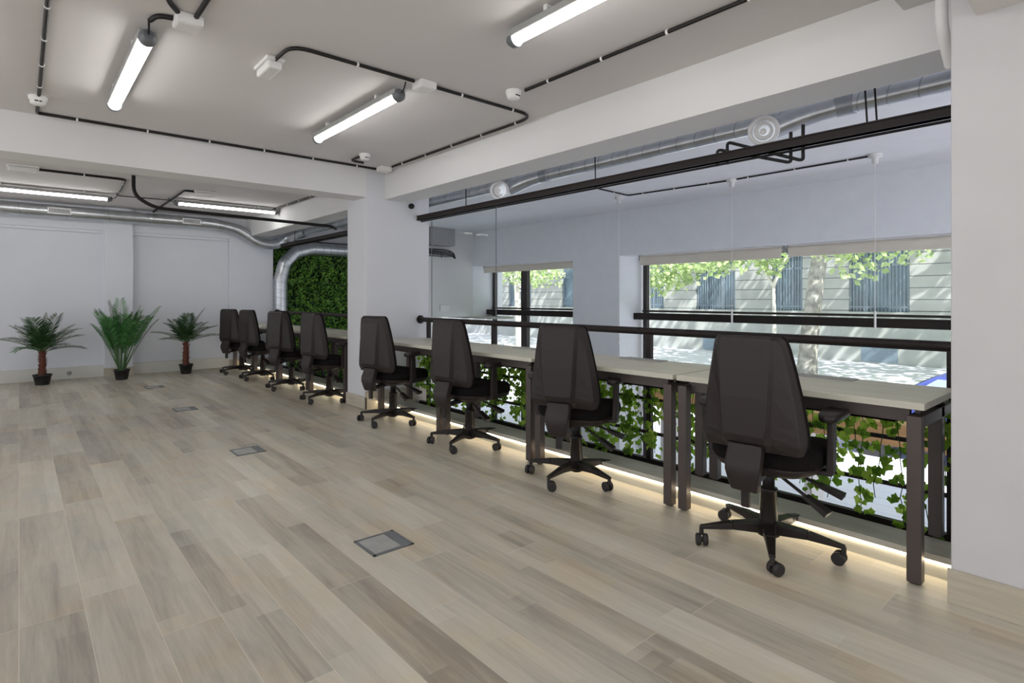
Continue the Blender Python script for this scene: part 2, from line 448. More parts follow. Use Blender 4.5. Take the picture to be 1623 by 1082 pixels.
# windows
def window(n, y0, y1, zb, zt, mull, label):
    g = struct(MB().box(GX, GX + 0.012, y0, y1, zb, zt).build('window_%d' % n, M_GLASS), label)
    mb = MB()
    mb.box(GX - 0.03, GX + 0.05, y1 - 0.07, y1, zb, zt); mb.box(GX - 0.03, GX + 0.05, y0, y0 + 0.07, zb, zt)
    mb.box(GX - 0.03, GX + 0.05, y0, y1, zt - 0.06, zt); mb.box(GX - 0.03, GX + 0.05, y0, y1, zb, zb + 0.06)
    for a, b in mull: mb.box(GX - 0.04, GX + 0.05, a, b, zb, zt)
    mb.box(GX - 0.05, GX + 0.05, y0, y1, 0.955, 0.985)
    mb.build('window_frame', M_BLACKFR, g, 0.003)
    MB().box(GX - 0.20, GX - 0.04, y0, y1 + 0.06 if n == 1 else y1, 0.835, 0.94).build('transom', M_DARKSTEEL, g, 0.006)
    return g
window(1, -0.55, 5.50, ST, 1.84, [], 'wide right window with black frame onto the street')
window(2, 6.556, 9.36, ST, 1.84, [(8.27, 8.44)], 'smaller left window with black frame and one mullion')
g = struct(MB().box(GX, GX + 0.012, 9.36, 11.3, ST, 0.76).build('window_3', M_GLASS), 'low glazing beyond the left window')

# ------------------------------------------------------------------ roller blinds
for y0, y1, zd, lab in ((3.13, 5.36, 1.705, 'cream roller blind at the top of the wide window, beside the pier'),
                        (0.30, 3.10, 1.715, 'cream roller blind at the top of the wide window, ending at the right pillar'),
                        (6.60, 9.28, 1.72, 'cream roller blind at the top of the smaller left window')):
    t = tag(empty('roller_blind', (7.34, (y0 + y1) / 2, 1.80)), lab, 'blind')
    h = (y1 - y0) / 2
    MB().tube([(0, -h + 0.02, 0), (0, h - 0.02, 0)], 0.034, 14).build('roller', M_BLIND, t)
    MB().box(-0.040, -0.034, -h + 0.03, h - 0.03, zd - 1.80, 0.0).box(-0.046, -0.028, -h + 0.03, h - 0.03, zd - 1.82, zd - 1.80).build('fabric', M_BLIND, t)
    MB().box(-0.03, 0.03, h - 0.015, h, -0.035, 0.04).build('bracket', M_LID, t); MB().box(-0.03, 0.03, -h, -h + 0.015, -0.035, 0.04).build('bracket', M_LID, t)

# ------------------------------------------------------------------ desks
D = 0.58
def make_desk(loc, length):
    t = empty('desk', loc)
    L = length
    MB().box(0, D, 0, L, 0.716, 0.745).build('tabletop', M_TOP, t, 0.002)
    for y in (0.010, L - 0.062):
        for x in (0.0, 0.33):
            zb = 0.008 if x == 0.0 else 0.108
            o = MB().box(x, x + 0.05, y, y + 0.052, zb, 0.688).box(x + 0.01, x + 0.04, y + 0.01, y + 0.042, zb - 0.008, zb).build('leg', M_STEEL, t, 0.0025)
        MB().box(0.05, 0.56, y, y + 0.052, 0.640, 0.688).build('end_rail', M_STEEL, t, 0.0025)
    mb = MB().box(0.05, 0.08, 0.062, L - 0.062, 0.655, 0.7155).box(0.50, 0.53, 0.062, L - 0.062, 0.655, 0.7155)
    for y in (0.03, L - 0.05):
        mb.box(0.08, 0.11, y, y + 0.02, 0.688, 0.716).box(0.45, 0.48, y, y + 0.02, 0.688, 0.716)
    mb.build('long_rail', M_STEEL, t, 0.0015)
    MB().box(0.46, 0.565, L * 0.5 - 0.16, L * 0.5 + 0.16, 0.745, 0.751).box(0.455, 0.46, L * 0.5 - 0.16, L * 0.5 + 0.16, 0.744, 0.753).build('cable_flap', M_LID, t, 0.001)
    MB().box(0.30, 0.42, 0.18, L - 0.18, 0.60, 0.606).box(0.30, 0.304, 0.18, L - 0.18, 0.60, 0.65).box(0.416, 0.42, 0.18, L - 0.18, 0.60, 0.655).build('cable_tray', M_DARKSTEEL, t)
    return t
front = [(0.622, 1.142), (1.786, 1.130), (2.940, 1.135), (4.100, 1.140)]
far = [(5.985, 1.09), (7.095, 1.09), (8.205, 1.09), (9.315, 1.09)]
dl = ['pale wood-topped desk with bronze legs standing against the right pillar',
      'second pale wood-topped desk from the right pillar',
      'third pale wood-topped desk from the right pillar',
      'pale wood-topped desk ending just before the white column, on its window side',
      'pale wood-topped desk starting just beyond the white column, by the leaf wall railing',
      'second pale wood-topped desk beyond the white column',
      'third pale wood-topped desk beyond the white column',
      'pale wood-topped desk touching the back wall']
for (y, l), lab in zip(front + far, dl):
    d = make_desk((2.752, y, 0), l); tag(d, lab, 'desk', 'desks in a row along the railing')

# ------------------------------------------------------------------ office chair
def make_chair():
    t = empty('office_chair', (0, 0, 0))
    # backrest shell: rows (z, half width, half width of centre panel, x of centre panel, x of rim)
    rows = [(0.498, 0.204, 0.076, -0.236, -0.220), (0.505, 0.216, 0.080, -0.254, -0.208), (0.542, 0.229, 0.088, -0.294, -0.204),
            (0.575, 0.230, 0.086, -0.308, -0.198), (0.62, 0.225, 0.093, -0.309, -0.200), (0.74, 0.207, 0.100, -0.312, -0.208), (0.86, 0.184, 0.106, -0.308, -0.220),
            (0.95, 0.165, 0.110, -0.300, -0.232), (0.990, 0.153, 0.112, -0.292, -0.240), (1.006, 0.138, 0.104, -0.272, -0.248)]
    mb = MB(); vs = []
    for z, hw, c, xc, xr in rows:
        mid = xr + (xc - xr) * 0.36
        for y, x in ((-hw, xr + 0.012), (-hw, xr), (-hw * 0.90, mid), (-c - 0.016, xc + 0.45 * (mid - xc)), (-c, xc), (c, xc), (c + 0.016, xc + 0.45 * (mid - xc)), (hw * 0.90, mid), (hw, xr), (hw, xr + 0.012)):
            vs.append((x, y, z))
    fs = []
    n = 10
    for i in range(len(rows) - 1):
        for j in range(n - 1): fs.append((i * n + j, (i + 1) * n + j, (i + 1) * n + j + 1, i * n + j + 1))
    fs.append(tuple(range(n - 1, -1, -1))[::-1]); k = (len(rows) - 1) * n; fs.append(tuple(range(k, k + n)))
    mb.add(vs, fs)
    back = mb.build('backrest', M_PLASTIC, t, 0.0035, 2)
    back.modifiers['bevel'].angle_limit = R(9)
    for p in back.data.polygons: p.use_smooth = False
    # front cushion
    vs = []; fs = []
    for z, hw, c, xc, xr in rows:
        hw2 = hw + 0.004; b = 0.035
        xm = xr + 0.012
        for y, x in ((-hw2, xm - 0.006), (-hw2, xm + 0.014), (-hw2 * 0.8, xm + b), (0, xm + b * 0.75), (hw2 * 0.8, xm + b), (hw2, xm + 0.014), (hw2, xm - 0.006)):
            vs.append((x, y, z + 0.003))
    n = 7
    for i in range(len(rows) - 1):
        for j in range(n): fs.append((i * n + j, i * n + (j + 1) % n, (i + 1) * n + (j + 1) % n, (i + 1) * n + j))
    fs.append(tuple(range(n - 1, -1, -1))); k = (len(rows) - 1) * n; fs.append(tuple(range(k, k + n)))
    m2 = MB(); m2.add(vs, fs, 0, True); m2.build('back_cushion', M_FABRIC, back, 0.004, 2)
    # cover of the back support
    prof = [(0.535, -0.300, 0.072), (0.50, -0.306, 0.075), (0.46, -0.325, 0.077), (0.42, -0.332, 0.074), (0.37, -0.318, 0.066), (0.335, -0.306, 0.058), (0.328, -0.290, 0.052)]
    vs = []; fs = []
    for z, x, hw in prof:
        for y, xx in ((-hw, x + 0.05), (-hw, x + 0.008), (-hw * 0.85, x), (hw * 0.85, x), (hw, x + 0.008), (hw, x + 0.05)): vs.append((xx, y, z))
    n = 6
    for i in range(len(prof) - 1):
        for j in range(n): fs.append((i * n + j, (i + 1) * n + j, (i + 1) * n + (j + 1) % n, i * n + (j + 1) % n))
    fs.append(tuple(range(n))); fs.append(tuple(range((len(prof) - 1) * n + n - 1, (len(prof) - 1) * n - 1, -1)))
    m3 = MB(); m3.add(vs, fs)
    cov = m3.build('back_support', M_PLASTIC, t, 0.004, 2)
    m3 = MB().box(-0.285, -0.262, -0.018, 0.018, 0.255, 0.345); m3.quadbar((-0.27, 0, 0.345), (-0.02, 0, 0.375), 0.055, 0.022, 0.06, 0.025)
    m3.build('support_bar', M_BASE, cov, 0.003)
    # seat cushion
    def slab(prof, a, b, cx, e=3.2, n=28, front=0.0):
        vs = []; fs = []
        for z, k in prof:
            for j in range(n):
                th = 2 * math.pi * j / n; c, s_ = math.cos(th), math.sin(th)
                x = a * k * math.copysign(abs(c) ** (2 / e), c); y = b * k * math.copysign(abs(s_) ** (2 / e), s_)
                zz = z - front * max(0, x / a) ** 3
                vs.append((cx + x, y, zz))
        for i in range(len(prof) - 1):
            for j in range(n): fs.append((i * n + j, i * n + (j + 1) % n, (i + 1) * n + (j + 1) % n, (i + 1) * n + j))
        fs.append(tuple(range(n - 1, -1, -1))); k = (len(prof) - 1) * n; fs.append(tuple(range(k, k + n)))
        m = MB(); m.add(vs, fs, 0, True); return m
    seat = slab([(0.415, 0.93), (0.428, 0.985), (0.455, 1.0), (0.482, 0.985), (0.498, 0.94), (0.506, 0.85), (0.502, 0.5)], 0.265, 0.245, 0.062, front=0.035).build('seat', M_FABRIC, t)
    slab([(0.362, 0.55), (0.368, 0.74), (0.390, 0.90), (0.412, 0.965), (0.420, 0.965)], 0.265, 0.245, 0.062, front=0.035).build('seat_pan', M_PLASTIC, seat)
    # armrests
    for s in (-1, 1):
        mb = MB()
        mb.quadbar((-0.005, s * 0.268, 0.405), (-0.015, s * 0.274, 0.645), 0.062, 0.030, 0.055, 0.026, up=Vector((0, 1, 0)))
        mb.quadbar((-0.008, s * 0.14, 0.395), (-0.006, s * 0.278, 0.402), 0.06, 0.022, 0.06, 0.022)
        arm = mb.build('armrest', M_PLASTIC, t, 0.006, 2)
        vs = []; nn = 20
        pr = [(0.640, 0.84), (0.647, 0.98), (0.660, 1.0), (0.671, 0.98), (0.677, 0.88)]
        m4 = MB(); fs = []
        for z, k in pr:
            for j in range(nn):
                th = 2 * math.pi * j / nn; c, s2 = math.cos(th), math.sin(th)
                vs.append((0.025 + 0.135 * k * math.copysign(abs(c) ** 0.6, c), s * 0.274 + 0.045 * k * math.copysign(abs(s2) ** 0.6, s2), z - 0.006 * abs(c) ** 3))
        for i in range(len(pr) - 1):
            for j in range(nn): fs.append((i * nn + j, i * nn + (j + 1) % nn, (i + 1) * nn + (j + 1) % nn, (i + 1) * nn + j))
        fs.append(tuple(range(nn - 1, -1, -1))); fs.append(tuple(range((len(pr) - 1) * nn, len(pr) * nn)))
        m4.add(vs, fs, 0, True); m4.build('arm_pad', M_BASE, arm)
    # mechanism and levers
    MB().box(-0.10, 0.12, -0.07, 0.07, 0.352, 0.388).build('tilt_mechanism', M_BASE, t, 0.008)
    for a, b in (((-0.05, -0.06, 0.362), (-0.07, -0.20, 0.285)), ((0.05, -0.06, 0.366), (0.05, -0.22, 0.318))):
        d = (Vector(b) - Vector(a)).normalized()
        mb = MB().tube([a, b], 0.008, 8)
        mb.quadbar(Vector(b) - d * 0.02, Vector(b) + d * 0.09, 0.040, 0.018, 0.058, 0.024)
        mb.build('lever', M_BASE, t, 0.002)
    MB().lathe([(0.034, 0.06), (0.040, 0.13), (0.037, 0.262), (0.040, 0.264), (0.040, 0.275), (0.027, 0.277), (0.027, 0.355)], n=24).build('gas_column', M_BASE, t)
    # base
    base = MB().lathe([(0.030, 0.045), (0.050, 0.055), (0.052, 0.105), (0.046, 0.118), (0.038, 0.122)], n=24).build('base', M_BASE, t)
    for k in range(5):
        a = R(72 * k); c, s_ = math.cos(a), math.sin(a)
        mb = MB()
        p0 = Vector((0.03 * c, 0.03 * s_, 0.092)); p1 = Vector((0.17 * c, 0.17 * s_, 0.094)); p2 = Vector((0.318 * c, 0.318 * s_, 0.080))
        mb.quadbar(p0, p1, 0.062, 0.052, 0.044, 0.034); mb.quadbar(p1, p2, 0.044, 0.034, 0.026, 0.016)
        leg = mb.build('base_leg', M_BASE, base, 0.004)
        ang = a + R(35 + 47 * k)
        q = Vector((0.312 * c, 0.312 * s_, 0)); off = Vector((math.cos(ang), math.sin(ang), 0)) * 0.018
        ax = Vector((-math.sin(ang), math.cos(ang), 0))
        mb = MB().tube([q + Vector((0, 0, 0.080)), q + Vector((0, 0, 0.044))], 0.0105, 10)
        cc = q + off + Vector((0, 0, 0.028))
        for sgn in (-1, 1):
            mb.tube([cc + ax * sgn * 0.006, cc + ax * sgn * 0.009, cc + ax * sgn * 0.024, cc + ax * sgn * 0.028], [0.024, 0.028, 0.028, 0.021], 18)
        mb.tube([cc - ax * 0.01, cc + ax * 0.01], 0.012, 10)
        mb.build('caster', M_RUBBER, leg)
    return t
chair0 = make_chair()
spots = [(2.678, 1.217, 5, 63, 'black office chair at the desk beside the right pillar'),
         (2.740, 2.500, 20, 46, 'second black office chair from the right pillar'),
         (2.735, 3.650, 8, 62, 'third black office chair from the right pillar'),
         (2.690, 4.806, 14, 61, 'black office chair standing in front of the white column'),
         (2.700, 6.300, 14, 60, 'black office chair just beyond the white column'),
         (2.690, 7.470, 27, 60, 'black office chair between two others by the far desks, second beyond the column'),
         (2.690, 8.630, 14, 62, 'third black office chair beyond the white column'),
         (2.650, 9.520, 24, 62, 'black office chair closest to the back wall')]
for i, (x, y, a, ba, lab) in enumerate(spots):
    c = chair0 if i == 0 else copy_tree(chair0)
    c.location = (x, y, 0); c.rotation_euler = (0, 0, R(a))
    for k in kids(c):
        if k.name.split('.')[0] == 'base': k.rotation_euler = (0, 0, R(ba - a))
    tag(c, lab, 'chair', 'office chairs along the desks')

# ------------------------------------------------------------------ railings
def railing(y0, y1, posts, lab, flange_end=True):
    t = tag(empty('railing', (3.42, y0, 0)), lab, 'railing')
    L = y1 - y0
    MB().tube([(0, 0, 0.935), (0, L, 0.935)], 0.026, 16).build('handrail', M_DARKSTEEL, t)
    for y in (0.004, L - 0.012): MB().tube([(0, y, 0.935), (0, y + 0.008, 0.935)], 0.048, 18).build('flange', M_DARKSTEEL, t)
    for p in posts: MB().box(-0.018, 0.018, p - y0 - 0.02, p - y0 + 0.02, -0.25, 0.915).build('post', M_DARKSTEEL, t, 0.002)
    for z in (0.69, 0.447, 0.207): MB().box(-0.008, 0.008, 0.01, L - 0.01, z - 0.011, z + 0.011).build('crossbar', M_DARKSTEEL, t, 0.002)
    MB().box(-0.02, 0.02, 0.01, L - 0.01, -0.02, 0.022).build('bottom_rail', M_DARKSTEEL, t, 0.002)
railing(0.532, 5.498, [0.66, 2.41, 4.18, 5.32], 'dark steel railing with round handrail between pillar and column')
railing(5.955, 10.20, [6.05, 8.2, 10.15], 'dark steel railing with round handrail in front of the leaf wall')

# led strips under the kerb nosing
for y0, y1, lab in ((0.545, 5.48, 'glowing warm light strip under the near kerb'), (5.97, 10.4, 'glowing warm light strip under the far kerb')):
    t = tag(empty('light_strip', (2.893, y0, 0.068)), lab, 'light strip')
    MB().box(-0.006, 0.004, 0, y1 - y0, -0.006, 0.003).build('diffuser', M_LED, t)

# ------------------------------------------------------------------ ivy
def leaf(mb, p, nrm, up, s, mi=0):
    """five-pointed ivy leaf, slightly folded"""
    nrm = nrm.normalized(); x = up.cross(nrm)
    if x.length < 1e-3: x = Vector((1, 0, 0)).cross(nrm)
    x.normalize(); y = nrm.cross(x)
    pts = [(0, -0.15, 0), (0.38, -0.30, .10), (0.42, -0.06, .07), (0.55, 0.16, .12), (0.28, 0.38, .03), (0, 0.72, -.08), (-0.28, 0.38, .03), (-0.55, 0.16, .12), (-0.42, -0.06, .07), (-0.38, -0.30, .10)]
    vs = [p + x * a * s - y * b * s + nrm * c * s for a, b, c in pts] + [p]
    fs = [(10, i, (i + 1) % 10) for i in range(10)]
    mb.add(vs, fs, mi)

def ivy_strand(y, ztop, length, x=3.40, dens=22, size=0.047):
    o_loc = Vector((x, y, ztop)); mb = MB()
    pts = []; px = py = 0.0; n = max(4, int(length / 0.06))
    for i in range(n + 1):
        pts.append(Vector((px, py, -length * i / n))); px += random.uniform(-0.010, 0.010); py += random.uniform(-0.018, 0.018)
        px = max(-0.04, min(0.03, px))
    mb.tube(pts, 0.0022, 4, 1)
    m = int(length * dens)
    for i in range(m):
        t = random.random() ** 1.1; k = min(n - 1, int(t * n)); p = pts[k].lerp(pts[k + 1], t * n - k)
        p = p + Vector((random.uniform(-0.035, 0.03), random.uniform(-0.05, 0.05), random.uniform(-0.02, 0.02)))
        nr = Vector((-1, random.uniform(-0.9, 0.9), random.uniform(-0.4, 0.9)))
        leaf(mb, p, nr, Vector((random.uniform(-.3, .3), random.uniform(-.8, .8), 1)), size * random.uniform(0.65, 1.25))
    o = mb.build('ivy_strand', [M_IVY, M_IVYST]); o.location = o_loc
    return o
ys = 0.66
while ys < 5.42:
    dn = 1.0 if ys < 2.6 else 1.7
    ln = random.uniform(0.50, 0.84)
    if random.random() < 0.3: ln *= 0.7
    o = ivy_strand(ys, 0.69 + random.uniform(-0.04, 0.03), min(ln, 0.70), dens=int(58 * dn))
    tag(o, 'strand of green artificial ivy hanging on the near railing', 'ivy', 'ivy strands on the near railing')
    ys += random.uniform(0.045, 0.085)
ys = 6.1
while ys < 10.3:
    o = ivy_strand(ys, 0.70 + random.uniform(-0.03, 0.04), random.uniform(0.4, 0.75), dens=30, size=0.05)
    tag(o, 'strand of green artificial ivy hanging on the far railing', 'ivy', 'ivy strands on the far railing')
    ys += random.uniform(0.10, 0.16)

# ------------------------------------------------------------------ leaf wall
t = tag(empty('leaf_wall', (3.43, 10.62, 0)), 'wall panel of dense dark green artificial foliage beyond the far railing', 'plant wall')
MB().box(0.0, 2.0, -0.05, 0.0, ST, 2.22).build('backing_panel', M_HEDGEB, t)
MB().box(0.0, 2.0, -0.14, 0.0, 2.22, 2.245).box(0.0, 0.02, -0.14, 0.0, ST, 2.22).build('panel_frame', M_BLACKFR, t)
mb = MB()
for i in range(11000):
    px = random.uniform(0.02, 1.98); pz = random.uniform(-0.95, 2.2)
    depth = random.uniform(0.05, 0.12)
    s = random.uniform(0.035, 0.075)
    p = Vector((px, -depth, pz))
    d = Vector((random.uniform(-1, 1), random.uniform(-0.9, -0.1), random.uniform(-0.6, 1))).normalized()
    sd = d.cross(Vector((random.uniform(-.4, .4), -1, random.uniform(-.4, .4)))).normalized() * s * random.uniform(0.16, 0.3)
    mb.add([p - sd * 0.3, p + d * s * 0.5 - sd, p + d * s, p + d * s * 0.5 + sd], [(0, 1, 2, 3)])
for i in range(150):
    c = Vector((random.uniform(0.05, 1.95), -random.uniform(0.09, 0.13), random.uniform(-0.95, 2.15)))
    for k in range(13):
        a = random.uniform(0, 6.283); s = random.uniform(0.05, 0.11)
        d = Vector((math.cos(a), random.uniform(-0.5, -0.1), math.sin(a))).normalized()
        sd = d.cross(Vector((0, -1, 0))).normalized() * s * 0.12
        mb.add([c, c + d * s * 0.5 - sd, c + d * s, c + d * s * 0.5 + sd], [(0, 1, 2, 3)])
o = mb.build('foliage', M_HEDGE, t); o['kind'] = 'stuff'

# ------------------------------------------------------------------ potted palms
def frond(mb_leaf, az, elev, length, droop, ll, n=24, base=Vector((0, 0, 0)), lw=0.0085, start=0.14, vee=0.5, th=0.0):
    d = Vector((math.cos(az) * math.cos(elev), math.sin(az) * math.cos(elev), math.sin(elev)))
    pts = []
    p = base.copy(); cur = d.copy(); stp = length / 14
    for i in range(15):
        pts.append(p.copy()); p = p + cur * stp
        cur = (cur + Vector((0, 0, -droop * (0.3 + i / 14) / 14))).normalized()
    mb_leaf.tube(pts, [0.005 * (1 - i / 16) + 0.0012 for i in range(15)], 5, 1)
    for i in range(n):
        t = start + (1 - start) * (i + 0.5) / n
        k = min(13, int(t * 14)); q = pts[k].lerp(pts[k + 1], t * 14 - k)
        tg = (pts[k + 1] - pts[k]).normalized(); side = tg.cross(Vector((0, 0, 1)))
        if side.length < 0.05: side = Vector((math.sin(az), -math.cos(az), 0))
        side.normalize(); upv = side.cross(tg)
        l = ll * (0.55 + 0.75 * math.sin(math.pi * min(1, (t - start) / (1 - start) * 0.85 + 0.12)))
        for s in (-1, 1):
            dr = (side * s * 0.95 + tg * (0.5 + 0.5 * t) + upv * vee * 0.5 + Vector((0, 0, random.uniform(-.12, .12)))).normalized()
            e = q + dr * l + Vector((0, 0, -l * 0.12)); mid = q + dr * l * 0.5
            wv = tg * lw * 0.9
            mb_leaf.add([q - wv * 0.4, mid - wv, e, mid + wv], [(0, 1, 2, 3)])
def pot(t, r, h):
    MB().lathe([(r * 0.72, 0), (r * 0.95, h * 0.86), (r * 1.02, h * 0.86), (r * 1.04, h), (r * 0.94, h), (r * 0.9, h * 0.9), (0.0001, h * 0.9)], n=28).build('pot', M_POT, t)
    MB().lathe([(r * 0.9, h * 0.895), (0.0001, h * 0.93)], n=20).build('soil', M_SOIL, t)
def trunked_palm(loc, name, lab, r, ph, th, nfr, length, elev0, droop, ll, mats, extra=None, seed=1):
    random.seed(seed)
    t = tag(empty(name, loc), lab, 'plant'); pot(t, r, ph)
    mb = MB(); pts = [Vector((random.uniform(-.004, .004), random.uniform(-.004, .004), ph * 0.9 + (th - ph * 0.9) * i / 12)) for i in range(13)]
    mb.tube(pts, [0.043 - 0.012 * i / 12 + (0.004 if i % 2 else 0) for i in range(13)], 12)
    for i in range(60):
        a = random.uniform(0, 6.28); z = random.uniform(ph, th); rr = 0.036
        p = Vector((rr * math.cos(a), rr * math.sin(a), z)); q = p + Vector((math.cos(a) * .022, math.sin(a) * .022, .035))
        mb.quadbar(p, q, 0.012, 0.006, 0.003, 0.002)
    mb.build('trunk', M_TRUNK, t)
    for i in range(nfr):
        az = 2 * math.pi * i * 0.382 + random.uniform(-.2, .2); lay = i / nfr
        el = R(elev0[0] + (elev0[1] - elev0[0]) * lay + random.uniform(-6, 6))
        mb = MB(); frond(mb, az, el, length * random.uniform(0.85, 1.08) * (1 - 0.35 * max(0, math.sin(az))), droop, ll, base=Vector((0, 0, th - 0.02)))
        mb.build('frond', [mats, M_STEM], t)
    if extra:
        mb = MB(); frond(mb, extra[0], R(extra[1]), extra[2], 1.6, 0.11, base=Vector((0, 0, th - 0.02)))
        o = mb.build('frond', [M_PALML, M_STEM], t); o['label'] = 'bright green drooping frond'
    return t
trunked_palm((0.24, 9.98, 0), 'potted_palm', 'wide dark green potted palm with red-brown trunk, farthest from the desks', 0.105, 0.14, 0.46, 22, 0.55, (20, 84), 0.95, 0.16, M_PALM, (R(215), 30, 0.36), 3)
trunked_palm((1.96, 9.97, 0), 'potted_palm', 'small dark potted palm with slim trunk, between pilaster and chairs', 0.095, 0.15, 0.50, 17, 0.52, (18, 84), 0.9, 0.15, M_PALM, None, 11)
random.seed(21)
t = tag(empty('potted_areca_palm', (1.12, 9.86, 0)), 'tall bright green bushy potted palm in front of the pilaster', 'plant'); pot(t, 0.10, 0.15)
for i in range(34):
    a = 2.4 * i + random.uniform(-.3, .3); b = Vector((0.03 * math.cos(a), 0.03 * math.sin(a), 0.13))
    mb = MB(); frond(mb, a, R(random.uniform(66, 89)), random.uniform(0.70, 1.08) * (1 - 0.2 * max(0, math.sin(a))), random.uniform(0.7, 1.7), 0.13, n=26, base=b, start=0.40, lw=0.009, vee=0.3)
    mb.build('frond', [M_PALML if i % 3 != 1 else M_PALM, M_STEM], t)
random.seed(99)

# ------------------------------------------------------------------ floor boxes
for x, y, lab in ((1.315, 2.44, 'square grey floor socket box nearest the camera in the middle of the floor'), (1.325, 4.605, 'second grey floor socket box from the camera'),
             (1.325, 6.78, 'third grey floor socket box from the camera'), (1.35, 8.73, 'grey floor socket box closest to the back wall')):
    t = tag(empty('floor_box', (x, y, 0)), lab, 'floor box', 'socket boxes set in the floor')
    h = 0.105
    mb = MB().box(-h, -h + 0.014, -h, h, -0.01, 0.004).box(h - 0.014, h, -h, h, -0.01, 0.004).box(-h, h, -h, -h + 0.014, -0.01, 0.004).box(-h, h, h - 0.014, h, -0.01, 0.004).box(-h, h, -h + 0.014, -h + 0.02, -0.01, 0.003)
    mb.box(h - 0.055, h - 0.012, -h, h, -0.01, 0.0035)
    mb.build('frame', M_GREYPL, t, 0.001)
    MB().box(-h + 0.016, h - 0.057, -h + 0.022, h - 0.016, -0.01, 0.003).build('lid', M_LID, t, 0.0008)

# ------------------------------------------------------------------ ceiling lights
def light_mesh(L):
    t = empty('ceiling_light', (0, 0, 0))
    MB().box(-0.041, 0.041, -L / 2, L / 2, -0.064, -0.028).build('housing', M_LID, t, 0.006)
    # lens: half round
    n = 12; vs = []; fs = []
    for y in (-L / 2 + 0.03, L / 2 - 0.03):
        for j in range(n + 1):
            a = math.pi * j / n; vs.append((0.035 * math.cos(a), y, -0.062 - 0.032 * math.sin(a)))
    for j in range(n): fs.append((j, j + 1, n + 2 + j, n + 1 + j))
    fs.append(tuple(range(n + 1))); fs.append(tuple(range(2 * n + 1, n, -1)))
    m = MB(); m.add(vs, fs, 0, True); m.build('lens', M_TUBE, t)
    for s in (-1, 1):
        MB().tube([(0, s * (L / 2 - 0.03), -0.066), (0, s * (L / 2), -0.066), (0, s * (L / 2 + 0.025), -0.062)], [0.041, 0.040, 0.024], 16).build('end_cap', M_GREYPL, t)
        MB().box(-0.036, 0.036, s * L * 0.3 - 0.012, s * L * 0.3 + 0.012, -0.045, -0.0005).build('bracket', M_WPLAST, t, 0.002)
    MB().tube([(0, L / 2 + 0.02, -0.062), (0.005, L / 2 + 0.06, -0.045), (0.01, L / 2 + 0.09, -0.012)], 0.005, 6).build('cable', M_BLACK, t)
    return t
LA = light_mesh(1.33)
lights = [((0.485, 3.98, CE), 180, 'lit tube light nearest the left edge of the picture, before the cross beam'),
          ((1.837, 3.86, CE), 180, 'lit tube light between junction box and cross beam, parallel to the long beam'),
          ((1.88, 1.48, CE), 180, 'lit tube light on the ceiling running out of the top of the picture'),
          ((0.23, 9.02, CE), 270, 'lit tube light behind the cross beam, above the wide palm'),
          ((2.27, 8.79, CE), 90, 'lit tube light behind the cross beam, nearer to the desks'),
          ((0.485, 1.3, CE), 180, 'unseen fill tube light added on the ceiling above the camera'),  # from here down: out-of-frame lamps added to lift the room's brightness
          ((-1.6, 3.98, CE), 180, 'unseen fill tube light added on the ceiling out to the left'),
          ((0.485, -2.0, CE), 180, 'unseen fill tube light added on the ceiling behind the camera'),
          ((1.88, -1.5, CE), 180, 'unseen fill tube light added behind the camera, near the long beam'),
          ((4.9, -1.2, CE), 180, 'unseen fill tube light added behind the right pillar, over the windows side')]  # added to brighten the facade wall and window reveals
for i, (loc, a, lab) in enumerate(lights):
    l = LA if i == 0 else copy_tree(LA)
    l.location = loc; l.rotation_euler = (0, 0, R(a)); tag(l, lab, 'ceiling light')

# ------------------------------------------------------------------ conduits, boxes, detectors
def conduit(pts, lab, r=0.0105, z=None, clips=0.42, name='conduit', rad=0.09, mat=None):
    P = [Vector(p) for p in pts]; o0 = P[0].copy()
    t = tag(empty(name, o0), lab, 'conduit')
    P = [p - o0 for p in P]
    path = smoothpath(P, rad)
    MB().tube(path, r, 10).build('pipe', mat or M_BLACK, t)
    acc = clips * 0.5
    for i in range(len(P) - 1):
        a, b = P[i], P[i + 1]; L = (b - a).length; d = (b - a).normalized()
        if clips and L > 0.5 and abs(d.z) < 0.5:
            k = int(L / clips)
            for j in range(k):
                c = a + d * (L * (j + 0.5) / k)
                MB().tube([c - d * 0.006, c + d * 0.006], r + 0.0035, 10).build('clip', M_WPLAST, t)
    return t
ZC = CE - 0.012
conduit([(0.105, 5.40, ZC), (2.83, 5.40, ZC)], 'black conduit along the cross beam', rad=0.05)
conduit([(0.097, 1.0, ZC), (0.100, 4.92, ZC)], 'black conduit along the ceiling edge running to the white detector')
conduit([(0.10, 5.09, ZC), (0.10, 5.40, ZC), (0.16, 5.40, ZC)], 'short bent black conduit behind the white detector', rad=0.1, clips=0)
conduit([(2.90, 5.20, ZC), (2.90, 3.06, ZC), (2.0, 3.06, ZC)], 'bent black conduit beside the long beam', rad=0.16)
conduit([(1.86, 3.06, ZC), (1.10, 3.06, ZC), (1.10, 3.30, ZC)], 'curved black conduit to the white emergency light', rad=0.14)
conduit([(2.49, 2.72, ZC), (2.49, -2.0, ZC)], 'straight black conduit from the ceiling detector')
conduit([(0.49, 1.6, ZC), (0.50, 2.95, ZC), (0.58, 3.08, ZC)], 'black conduit from the top of the picture to the junction box', r=0.012, clips=0)
conduit([(0.645, 1.8, ZC), (0.645, 3.08, ZC)], 'second black conduit to the same junction box', r=0.012, clips=0)
conduit([(0.60, 3.13, ZC), (0.50, 3.16, ZC), (0.483, 3.24, ZC)], 'short black conduit from junction box to tube light', r=0.012, clips=0, rad=0.08)
conduit([(0.16, 7.76, ZC), (0.92, 7.76, ZC), (0.97, 8.98, ZC)], 'black conduit behind the cross beam leading to the long tube light', r=0.014, rad=0.08)
